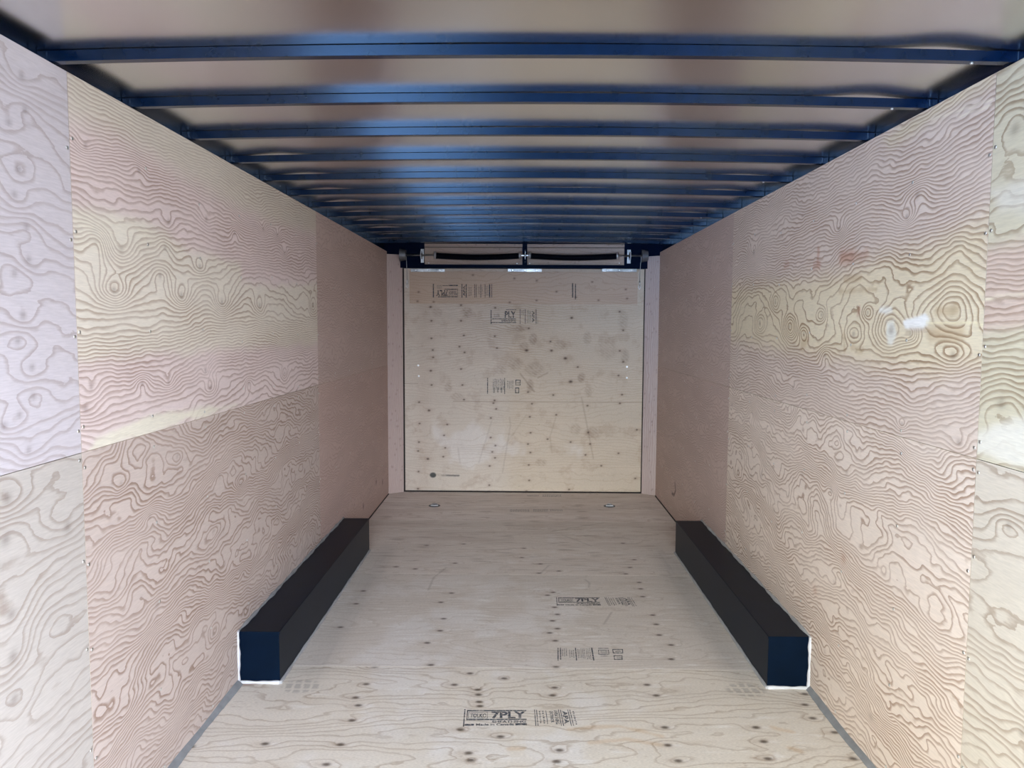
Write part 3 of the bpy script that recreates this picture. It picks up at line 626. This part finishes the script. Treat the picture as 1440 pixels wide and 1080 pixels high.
for k in range(-1, NB):
    y = BY0+k*BS
    if k == -1: lab = 'black steel roof bow nearest the camera, cut by the top edge'
    elif k == 0: lab = 'widest fully visible black roof bow, second from the camera'
    elif k == NB-1: lab = 'farthest black roof bow, just before the door header'
    else: lab = 'glossy black steel roof bow, %s counting from the camera' % ORD[k]
    t = thing('roof_bow', lab, 'roof beam', (0, y, 2.22), 'black roof bows under the metal roof')
    mb = MB(); n = 40; vs_ = []
    prof = [(-0.012, 0), (-0.013, 0.001), (-0.013, BH), (0.013, BH), (0.013, 0.001), (0.012, 0)]
    for i in range(n+1):
        x = -1.268+2.536*i/n; zb = zbow(x, y)-2.22
        vs_ += [(x, py, zb+pz) for py, pz in prof]
    m = len(prof); fs_ = [(i*m+j, i*m+(j+1) % m, (i+1)*m+(j+1) % m, (i+1)*m+j) for i in range(n) for j in range(m)]
    fs_ += [tuple(range(m)), tuple(n*m+j for j in range(m))[::-1]]
    mb.add(vs_, fs_); mb.build('beam', M['steel_black'], t)
    for sx in (-1, 1):
        q = MB(); xx = sx*1.245; zz = zbow(xx, y)-2.22
        q.box(xx-0.004, xx+0.004, -0.017, -0.0125, zz+0.003, zz+BH-0.001, 0.001)
        q.build('end_weld', M['steel_black'], t)
    if k in (0, 1, 4, 7):
        q = MB(); xx = 1.135; zz = zbow(xx, y)-2.22; q.tube([(xx, 0, zz+.0005), (xx, 0, zz-0.004)], [0.005, 0.004], 8); q.build('screw', M['screw'], t)

# top rails
for sx, nm in ((-1, 'trim_1'), (1, 'trim_2')):
    mb = MB(); x0, x1 = sorted((sx*1.270, sx*1.292)); mb.box(x0, x1, Y0, 7.0, 2.15, 2.335)
    x0, x1 = sorted((sx*1.245, sx*1.27)); mb.box(x0, x1, Y0, 7.0, 2.15, 2.205)
    o = mb.build(nm, M['steel_black']); tag(o, kind='structure')
# small bright fasteners on the rails
for j, (u, v, sx) in enumerate(((235.5, 167, -1), (235.5, 163, -1), (1247, 174, 1), (1247, 168, 1), (1295, 147, 1), (394, 261, -1))):
    p = P_wall(u, v, sx*1.268); q = MB(); q.tube([p, p-np.array([sx*0.003, 0, 0])], [0.004, 0.003], 8)
    o = q.build('rail_screw', M['zinc'], bpy.data.objects['trim_1' if sx < 0 else 'trim_2'])

# ------------------------------------------------------------------ end frame
HB = P_end(740, 377.5, YD)[2]      # underside of the header / top of the door
end = MB(); end.box(-XW-0.05, XW+0.05, YD+0.05, YD+0.06, -0.1, 2.40); end = end.build('wall_end', M['dark_gap']); tag(end, kind='structure')
hy = YD-0.012
xl, xr = P_end(597, 360, hy)[0], P_end(878, 360, hy)[0]; xm = P_end(738, 360, hy)[0]
zt_ = P_end(700, 343, hy)[2]; zb_ = P_end(700, 372.5, hy)[2]; zl_ = P_end(700, 348, hy)[2]
hb = MB(); hb.box(-XW-0.05, xl, hy-0.004, YD+0.04, HB, 2.36); hb.box(xr, XW+0.05, hy-0.004, YD+0.04, HB, 2.36)
hb.box(xl, xr, hy-0.03, YD+0.04, HB, zb_, 0.003); hb.box(xl, xr, hy-0.004, YD+0.04, zt_+0.004, 2.36); hb.box(xm-0.022, xm+0.022, hy-0.02, YD+0.04, zb_, zt_+.006)
hdr = hb.build('header_frame', M['frame_black'], end)
def hfn(seed, base=lin(176, 150, 130)):
    def fn(S, T, P):
        g = grain(S, T, seed, Fk=[(0, 20), (1, 20)], amp=2, fs=1, ft=3); tone = tone_base(S, base, 0.35)
        for k_ in range(5):
            a, b = random.Random(seed+k_).uniform(0.05, S.max()), random.Random(seed+k_+9).uniform(0.02, T.max())
            mul(tone, .7*np.exp(-((S-a)**2+(T-b)**2)/0.006**2), (.3, .2, .2))
        return g, tone
    return fn
for a, b in ((xl+.001, xm-0.022), (xm+0.022, xr-.001)):
    sheet('header_panel', (a, hy, zb_), (1, 0, 0), (0, 0, 1), b-a, zl_-zb_-0.003, 0.006, 0.008, hfn(500+int(a*50)), M['ply_door'], end)
    sheet('header_strip', (a, hy-.004, zl_+0.003), (1, 0, 0), (0, 0, 1), b-a, zt_-zl_-0.003, 0.006, 0.008, hfn(520+int(a*50), lin(170, 146, 130)), M['ply_door'], end)
for u in (603, 727, 745, 871):
    p = P_end(u, 370 if u in (603, 871) else 370.5, hy); q = MB(); q.tube([p, p-np.array([0, .003, 0])], [.006, .004], 8); q.build('screw', M['zinc'], end)

# jambs either side of the door, turned slightly inwards
def jamb(sg, nm):
    xi = P_floor(568, 691.5)[0]+0.0 if sg < 0 else P_floor(902, 694)[0]
    A = np.array([sg*(XW+0.003), YE-0.004, 0.0]); B = np.array([xi, YD-0.004, 0.0])
    ztop = P_end(555, 357.5, 6.86)[2] if sg < 0 else P_end(915, 360, 6.86)[2]
    U = (B-A) if sg < 0 else (A-B); w = np.linalg.norm(U); U = U/w; O = A if sg < 0 else B
    def fn(S, T, P):
        g = grain(T, S, 600+sg, Fk=[(0, 45), (.2, 45)], amp=2.0, fs=.8, ft=5, warp=.006)
        tone = tone_base(S, lin(186, 166, 158) if sg > 0 else lin(184, 160, 149), 0.55 if sg > 0 else .3)
        r = random.Random(5+sg)
        for _k in range(40):
            a, b = r.uniform(0.01, w), r.uniform(0.02, ztop)
            mul(tone, .6*np.exp(-(((S-a)/.005)**2+((T-b)/.008)**2)), (.35, .2, .2))
        return g, tone
    o = sheet(nm, O, U, (0, 0, 1), w, ztop, 0.008, 0.015, fn, M['ply_post'], None); tag(o, kind='structure')
jamb(-1, 'trim_3'); jamb(1, 'trim_4')

# ------------------------------------------------------------------ ramp door
DKp = [(236, 42), (240, 112), (240, 201), (247, 260), (249, 297), (237, 365), (241, 437), (228, 566), (222, 811), (404, 186), (382, 243), (408, 272), (390, 356), (397, 437), (405, 511), (320, 637), (304, 692), (310, 755), (300, 800),
      (563, 46), (561, 190), (572, 250), (560, 515), (554, 529), (568, 558), (541, 604), (540, 703), (564, 744), (548, 776), (562, 806), (535, 847), (533, 944), (733, 150), (722, 262), (848, 263), (918, 302), (945, 420), (981, 346), (729, 473), (749, 532), (738, 598), (742, 679),
      (729, 736), (741, 779), (733, 842), (735, 920), (721, 975), (950, 97), (1030, 542), (1034, 677), (1043, 736), (1020, 791), (945, 726), (857, 488), (843, 217), (1193, 66), (1211, 160), (1194, 264), (1211, 320), (1187, 389), (1205, 486), (1194, 530), (1280, 664), (1272, 910), (937, 966),
      (178, 524), (180, 632), (177, 726), (173, 771), (175, 875), (172, 962), (828, 711), (872, 588), (1187, 783), (1100, 846), (390, 33), (390, 112)]
BIG = {(722, 262): 2.2, (918, 302): 2.2, (945, 420): 2.4, (848, 263): 1.5, (950, 97): 1.6, (228, 566): 1.6, (222, 811): 1.5, (236, 42): 1.4, (237, 365): 1.3}
door = thing('door_1', None, None, (0, YD, 0)); tag(door, kind='structure')
dx0, dx1 = P_end(569, 500)[0], P_end(904, 500)[0]; dz0 = P_end(730, 690.5)[2]
Zc = lambda zx, zy: P_end(540+zx/3.6, 420+zy/3.6)
def doorfn(S, T, P):
    x, z = P[..., 0], P[..., 2]
    g = grain(S, T, 700, Fk=[(0, 18), (.9, 22), (1.2, 40), (2, 34)], amp=3, fs=.9, ft=3, warp=.015, wf=5)
    tone = tone_base(S, lin(194, 175, 148), 0.30)
    left = sst(-x, 0.02, 0.25); tint(tone, .35*left, lin(203, 195, 185))
    ripp = np.exp(-((x+0.28)/0.42)**2)*sst(z, 1.2, 1.35); tone[..., 3] += .35*ripp
    tone[..., :3] *= (1+.06*fbm(x*2, z*5, 710, 4))[..., None]
    smg = sst(fbm(x*6, z*6, 720, 5, .6), .12, .6); mul(tone, .42*smg, (.70, .58, .50))
    sp = sst(gnoise(x*60, z*60, 730), .42, .6)*sst(gnoise(x*3.5, z*3.5, 731), .05, .35); mul(tone, .8*sp, (.5, .40, .35))
    e = np.exp(-((x-Zc(200, 0)[0])/.07)**2); mul(tone, .25*e, (.75, .62, .52))
    pale = sst(fbm(x*3, z*3, 740, 4)+.35-1.6*np.abs(z-.38)-.7*np.abs(x+.45), 0, .4); tint(tone, .5*pale, lin(212, 206, 200))
    for (u, v) in DKp:
        k = BIG.get((u, v), 1.0); p = Zc(u, v); dx, dz = (x-p[0])/(.0085*k**.7), (z-p[2])/(.0065*k**.6)
        mul(tone, .95*np.exp(-(dx*dx+dz*dz)**1.5*.6), (.12, .07, .06)); mul(tone, .32*np.exp(-((dx/4)**2+(dz/3)**2)), (.6, .42, .34))
    for (u, v, a, b, s_) in ((420, 70, 35, 30, .5), (690, 150, 40, 22, .5), (755, 205, 25, 35, .55), (710, 240, 30, 25, .4), (760, 360, 60, 45, .38), (660, 330, 50, 40, .38), (1000, 400, 25, 28, .6), (1035, 465, 25, 35, .35), (590, 360, 35, 28, .4), (325, 450, 25, 30, .4), (370, 495, 40, 25, .35), (740, 440, 22, 40, .5), (890, 235, 40, 30, .35), (1030, 200, 25, 40, .35), (1130, 250, 60, 70, .25), (795, 830, 35, 25, .35), (1060, 680, 50, 40, .3), (970, 660, 35, 35, .3), (1210, 110, 30, 60, .3), (1220, 290, 25, 45, .35), (270, 70, 30, 30, .3)):
        p = Zc(u, v); q = np.hypot((x-p[0])/(a/554), (z-p[2])/(b/554))
        st = .45+.55*np.clip(np.sin((x*.8+z)*210+4*gnoise(x*9, z*9, 750))*.5+.5, 0, 1)
        mul(tone, min(1, s_*1.45)*sst(-q, -1.1, -.5)*st*(.5+.9*np.clip(gnoise(x*30, z*30, 751)+.5, 0, 1)), (.55, .44, .38))
    for pts, a_ in (([(600, 880), (640, 640), (635, 600)], .3), ([(480, 830), (545, 620)], .25), ([(600, 760), (720, 590)], .2), ([(1000, 500), (1060, 810)], .4), ([(690, 380), (760, 470)], .6), ([(780, 400), (828, 376)], .5), ([(850, 780), (840, 700), (870, 600)], .25), ([(375, 760), (385, 830)], .3)):
        d = seg_d(x, z, [(Zc(*q)[0], Zc(*q)[2]) for q in pts]); mul(tone, a_*sst(-d, -.012, -.002), (.5, .42, .38))
    # sheet joint
    p = Zc(100, 429); d = np.abs(z-p[2]); mul(tone, .5*(d < .005)*(x < Zc(170, 0)[0]), (.4, .3, .25))
    p = Zc(700, 522); d = np.abs(z-p[2]); mul(tone, .55*sst(-d, -.006, -.001)*(x > Zc(350, 0)[0]), (.4, .3, .25))
    # black smear low on the left
    p = Zc(248, 893); mul(tone, .97*sst(-np.hypot((x-p[0])/.030, (z-p[2])/.025), -1.2, -.8), (.05, .07, .09))
    d = seg_d(x, z, [(Zc(255, 893)[0], Zc(255, 893)[2]), (Zc(378, 896)[0], Zc(378, 896)[2])]); mul(tone, .85*sst(-(d+.004*gnoise(x*60, z*60, 3)), -.012, -.003)*sst(x-Zc(262, 0)[0]+.05*gnoise(x*30, z*5, 8), 0, .12), (.10, .12, .14))
    return g, tone
dpan = sheet('door_panel', (dx0, YD, dz0), (1, 0, 0), (0, 0, 1), dx1-dx0, HB-0.004-dz0, 0.006, 0.03, doorfn, M['ply_door'], None)
dpan.parent = door; dpan.matrix_parent_inverse = Matrix.Translation((0, -YD, 0))
def child(o): 
    o.parent = door; o.matrix_parent_inverse = Matrix.Translation((0, -YD, 0)); return o
bx0, bx1 = P_end(576, 400)[0], P_end(896.5, 400)[0]; bz0, bz1 = P_end(740, 427.5)[2], P_end(740, 382)[2]
def boardfn(S, T, P):
    x, z = P[..., 0], P[..., 2]
    g = grain(S, T, 760, Fk=[(0, 26), (.4, 26)], amp=2.5, fs=1, ft=4); tone = tone_base(S, lin(190, 162, 134), 0.35)
    tone[..., :3] *= (1+.06*fbm(x*2, z*6, 761, 4))[..., None]
    tint(tone, .5*sst(x, .55, .95), lin(180, 148, 120)); mul(tone, .2*sst(-x, .85, 1.02), (.75, .6, .5))
    Zb = lambda a, b: P_end(540+a/6.857, 340+b/6.857)
    Zr = lambda a, b: P_end(730+a/6.857, 340+b/6.857)
    for p in [Zb(335, 484), Zb(325, 574), Zb(858, 322), Zb(1258, 354), Zb(480, 580), Zb(1212, 584), Zr(370, 284), Zr(170, 376), Zr(704, 388), Zr(360, 482), Zr(168, 566), Zr(765, 564), Zr(1027, 460), Zr(1040, 548), Zr(546, 536)]:
        mul(tone, .85*np.exp(-(((x-p[0])/.011)**2+((z-p[2])/.008)**2)), (.18, .10, .08))
    return g, tone
board = sheet('top_board', (bx0, YD-.009, bz0), (1, 0, 0), (0, 0, 1), bx1-bx0, bz1-bz0, .006, .0088, boardfn, M['ply_door'], None); child(board)
for i, (a, b) in enumerate(((578, 626), (714, 762), (846, 895))):
    z0 = P_end(a, 382.5)[2]; z1 = P_end(a, 378.2)[2]; q = MB(); x0, x1 = P_end(a, 380)[0], P_end(b, 380)[0]
    q.box(x0, x1, YD-.022, YD-.0095, z0, z1, .002); q.box(x0, x1, YD-.040, YD-.022, z1-.004, z1, .001)
    pl = child(q.build('steel_plate', M['plate']))
    for fr in (.15, .5, .85):
        xx = x0+(x1-x0)*fr; q = MB(); q.tube([(xx, YD-.022, (z0+z1)/2), (xx, YD-.027, (z0+z1)/2)], [.008, .006], 8)
        s_ = q.build('bolt', M['zinc'], pl)
for (u, v) in ((173, 338), (176, 392), (1230, 345), (1229, 401)):
    p = Zc(u, v); q = MB(); q.tube([(p[0], YD, p[2]), (p[0], YD-.004, p[2])], [.009, .007], 10); child(q.build('bolt', M['zinc']))
UPS = [('B', -.01, -.02, .035, 1.05), ('B', .20, 0, 1, .06), ('B', .45, .60, 1, .66), ('B', .38, .88, .60, .93), ('B', .62, .88, 1, .97), ('R', .64, .10, 1, .58, .015, .03), ('T', 'TOLKO', .67, .2, .97, .48, 2), ('T', '7PLY', .12, .10, .60, .58, 2), ('S', .14, .68, .36, .95, 3, False)]
st1 = [stamp(None, dq(609, 400, 644, 418, YD-.009), UPS, (0, -1, 0), seed=20),
       stamp(None, dq(649, 399.5, 692, 418.5, YD-.009), [('B', 0, 0, .03, 1), ('T', 'APA', .05, .1, .12, .9, 1), ('B', .14, 0, .17, 1), ('S', .22, .1, .34, .8, 3, True), ('B', .42, 0, .44, 1), ('B', .47, 0, .49, 1), ('S', .54, .2, .60, .8, 2, True), ('B', .62, 0, .64, 1), ('S', .66, .2, .70, .8, 1, True), ('B', .76, 0, .78, 1), ('S', .80, .1, .88, .9, 3, True), ('B', .9, 0, .94, 1), ('B', .98, .0, 1, 1)], (0, -1, 0), seed=21),
       stamp(None, dq(804, 398, 811, 421, YD-.009), [('B', .05, .1, .3, 1), ('B', .65, 0, .85, .95)], (0, -1, 0), seed=22),
       stamp(None, dq(690, 435, 726, 455.5, YD), [('B', 0, 0, .035, .95), ('B', .06, .33, 1, .38), ('B', .0, .06, 1, .11), ('B', .6, .95, 1, .99), ('T', 'PLY', .55, .42, .98, .88, 0), ('S', .1, .45, .35, .7, 3, False), ('T', 'SHEATHING', .42, .15, .98, .30, 0)], (0, -1, 0), seed=23),
       stamp(None, dq(731, 435, 757, 455.5, YD), [('B', 0, 0, .03, 1), ('S', .08, .6, .25, .95, 2, True), ('B', .28, 0, .31, 1), ('S', .38, .05, .62, .95, 5, True), ('T', 'APA', .66, .1, .80, .9, 3), ('B', .86, 0, .90, 1), ('S', .94, .0, 1, .5, 1, True)], (0, -1, 0), seed=24),
       stamp(None, dq(685, 531.5, 711, 554, YD), [('B', 0, 0, .05, 1), ('S', .3, .25, .95, .95, 7, True), ('B', .93, 0, .97, 1), ('S', .3, .05, .9, .4, 3, True)], (0, -1, 0), seed=25),
       stamp(None, dq(713, 533, 732, 553, YD), [('S', .0, .3, .5, .9, 4, True), ('R', .62, .55, 1, .95, .06, .06), ('S', .7, .65, .95, .85, 1, False), ('R', .6, .0, .9, .4, .06, .06)], (0, -1, 0), seed=26)]
for s_ in st1: child(s_)
for s_ in st1[:3]: s_['label'] = 'black plywood mill stamp on the top board'

# ------------------------------------------------------------------ torsion spring assembly
SY = 6.83
Pq = lambda u, v: P_end(u, v, SY)
sz = Pq(738, 359.3)[2]
spr = thing('spring_assembly', 'long steel shaft with two sagging black torsion springs above the ramp door', 'door spring', (0, SY, sz))
def ch(o, par=spr):
    o.parent = par; o.matrix_parent_inverse = Matrix.Translation((0, -SY, -sz)); return o
xa, xb = Pq(572, 359)[0], Pq(905, 359)[0]
q = MB(); q.tube([(xa-.03, SY, sz), (xb+.03, SY, sz)], .0085, 12); ch(q.build('shaft', M['zinc']))
def spring(u0, u1, sag):
    x0, x1 = Pq(u0, 359)[0], Pq(u1, 359)[0]; n = 620; pts = []; rr = []
    for i in range(n+1):
        t = i/n; x = x0+(x1-x0)*t; pts.append((x, SY, sz-.004-sag*math.sin(math.pi*t))); rr.append(.0265+.0025*math.cos(i*math.pi/2*1.0) if i % 4 in (0, 2) else .0262)
    q = MB(); q.tube(pts, rr, 14); ch(q.build('torsion_spring', M['spring']))
    for xx in (x0, x1):
        q = MB(); q.tube([(xx-.012, SY, sz), (xx-.006, SY, sz), (xx+.006, SY, sz), (xx+.012, SY, sz)], [.026, .035, .035, .026], 16); ch(q.build('winding_cone', M['alu']))
spring(612, 731, .014); spring(745, 868, .014)
def drum(u0, u1, sg):
    x0, x1 = Pq(u0, 359)[0], Pq(u1, 359)[0]; q = MB(); n = 24; pts = []; rr = []
    for i in range(n+1):
        t = i/n; pts.append((x0+(x1-x0)*t, SY, sz)); base = (.046+.012*t) if sg < 0 else (.058-.012*t)
        rr.append(base-(.003 if i % 2 else 0))
    pts = [pts[0]]+pts+[pts[-1]]; rr = [.02]+rr+[.02]
    q.tube(pts, rr, 24); ch(q.build('cable_drum', M['drum']))
    # set screws
drum(571, 562.5, -1); drum(902.5, 911, 1)
# bearing brackets: fixed to the header, shaft passes through
def bracket(u, w, lab, h=.062):
    x = Pq(u, 359)[0]; t = thing('bearing_bracket', lab, 'bracket', (x, hy, sz), 'zinc brackets carrying the spring shaft')
    q = MB(); q.box(-w, w, -.008, -.0045, -h, h, .001)
    q.box(-w, w, -.012, -.0045, h-.016, h, .002); q.box(-w, w, -.012, -.0045, -h, -h+.016, .002)
    q.build('mounting_plate', M['zinc'], t)
    q = MB(); q.box(-.003, .003, -.095, -.008, -.034, -.012); q.box(-.003, .003, -.095, -.008, .012, .034)
    q.box(-.003, .003, -.122, -.095, -.034, .034); q.box(-.003, .003, -.068, -.008, -.012, .012); q.build('bearing_arm', M['alu'], t)
    ring = []; q = MB(); R_ = .020
    nn = 18; pr = [(-.008, .0096), (-.008, R_), (.008, R_), (.008, .0096)]
    q.add([(px, SY-hy+r_*math.cos(2*math.pi*k/nn), r_*math.sin(2*math.pi*k/nn)) for px, r_ in pr for k in range(nn)], [(i*nn+k, i*nn+(k+1) % nn, ((i+1) % 4)*nn+(k+1) % nn, ((i+1) % 4)*nn+k) for i in range(4) for k in range(nn)]); q.build('bearing', M['rubber'], t)
    for zz in (h-.01, -h+.01):
        q = MB(); q.tube([(0, -.012, zz), (0, -.020, zz)], [.009, .007], 6); q.build('bolt', M['zinc'], t)
bracket(592.5, .014, 'small zinc bracket at the left end of the spring shaft')
bracket(738.5, .013, 'zinc centre bracket between the two black springs')
bracket(886, .016, 'zinc bracket at the right end of the spring shaft')
# lift cables with their end fittings
for sg, u0, u1, v1, lab in ((-1, 571.3, 572.5, 398, 'thin steel lift cable hanging from the left drum'), (1, 901.8, 899.5, 400, 'thin steel lift cable hanging from the right drum')):
    p0 = P_end(u0, 361, SY-.045); p1 = P_end(u1, v1-12, YD-.03); p2 = P_end(u1, v1, YD-.018)
    t = thing('lift_cable', lab, 'cable', tuple(p1)); 
    q = MB(); q.tube([p0-p1, (0, 0, 0), p2-p1], .0022, 6); q.build('wire', M['alu'], t)
    q = MB(); a = p2-p1; q.tube([a+np.array([0, 0, .03]), a+np.array([0, 0, -.01])], .006, 8); q.tube([a+np.array([-.008, 0, -.01]), a+np.array([-.010, .004, -.03]), a+np.array([0, .006, -.045]), a+np.array([.010, .004, -.03]), a+np.array([.008, 0, -.01])], .003, 6)
    q.build('cable_clevis', M['zinc'], t)

# ------------------------------------------------------------------ wheel boxes
def wheel_box(sg, lab):
    y0, y1, xi, h = 3.135, 5.065, 1.052, .228
    t = thing('wheel_box', lab, 'wheel box', (sg*XW, y0, 0), 'black wheel boxes along the side walls')
    def lx(a): return sorted((sg*(a-XW), 0))
    q = MB(); x0, x1 = sorted((sg*(xi-XW), sg*(-.0005))); q.box(x0, x1, 0, y1-y0, .001, h, .0025); q.build('box_cover', M['box_black'], t)
    # folded seam line on the inner side
    xs_ = sg*(xi-XW)
    q = MB(); q.box(min(xs_, xs_-sg*.0015), max(xs_, xs_-sg*.0015), .004, y1-y0-.004, h-.012, h-.0025); q.build('folded_edge', M['box_black'], t)
    r = random.Random(31+sg)
    def bead(pts, rad, n, jag):
        P_ = []; R_ = []; ph = r.uniform(0, 6)
        for i in range(n+1):
            s_ = i/n*(len(pts)-1); k = min(int(s_), len(pts)-2); f = s_-k; a, b = np.array(pts[k], float), np.array(pts[k+1], float)
            P_.append(a*(1-f)+b*f); R_.append(rad*(1+jag*(math.sin(i*.23+ph)+.6*math.sin(i*.61+2*ph)+r.uniform(-.15, .15))))
        return P_, R_
    w = sg*(-.001)
    q = MB(); P_, R_ = bead([(w, -.003, .006), (w, -.003, h+.002)], .0075, 40, .25); q.tube(P_, R_, 8)
    P_, R_ = bead([(w, -.003, .004), (xs_, -.003, .004)], .0075, 30, .2); q.tube(P_, R_, 8); q.build('front_caulk', M['caulk_white'], t)
    q = MB(); P_, R_ = bead([(w, 0, h+.001), (w, y1-y0, h+.001)], .0085, 170, .35); q.tube(P_, R_, 8); q.build('top_caulk', M['caulk_grey' if sg < 0 else 'caulk_mid'], t)
    q = MB(); P_, R_ = bead([(xs_-sg*.002, -.006, .003), (xs_-sg*.002, y1-y0, .003)], .0075, 170, .2); q.tube(P_, R_, 8); q.build('floor_caulk', M['caulk_mid'], t)
M['caulk_mid'] = mat_plain('dusty_caulk', (0.34, 0.34, 0.34), 0.55, 0, 0, 20, 0.12)
wheel_box(-1, 'long black steel wheel box along the left wall'); wheel_box(1, 'long black steel wheel box along the right wall')

# ------------------------------------------------------------------ floor tie-downs
for u, v, lab in ((611, 711.3, 'round recessed chrome tie-down ring in the floor, left of the stamped text'), (857, 711.8, 'round recessed chrome tie-down ring in the floor, near the right wall')):
    p = P_floor(u, v); t = thing('tie_down_ring', lab, 'tie-down ring', (p[0], p[1], 0), 'recessed tie-down rings by the door')
    q = MB(); n = 28; prof = [(.050, .0005), (.050, .0035), (.042, .004), (.038, .0015), (.020, .001), (.0, .001)]
    vs_ = [(r_*math.cos(2*math.pi*k/n), r_*math.sin(2*math.pi*k/n), z_) for r_, z_ in prof for k in range(n)]
    fs_ = [(i*n+k, i*n+(k+1) % n, (i+1)*n+(k+1) % n, (i+1)*n+k) for i in range(len(prof)-1) for k in range(n)]
    q.add(vs_, fs_, True); q.build('recessed_pan', M['pan'], t)
    q = MB(); pts = [(.026*math.cos(a), .026*math.sin(a), .008+.004*math.sin(a)) for a in [math.radians(-20+i*220/20) for i in range(21)]]
    pts = [(-.026, -.010, .006)]+pts[::-1]+[(.026, -.010, .006)]; q.tube(pts, .0045, 8); q.build('ring', M['alu'], t)
    q = MB(); q.box(-.032, .032, -.016, -.004, .002, .010, .002); q.build('retaining_bar', M['zinc'], t)
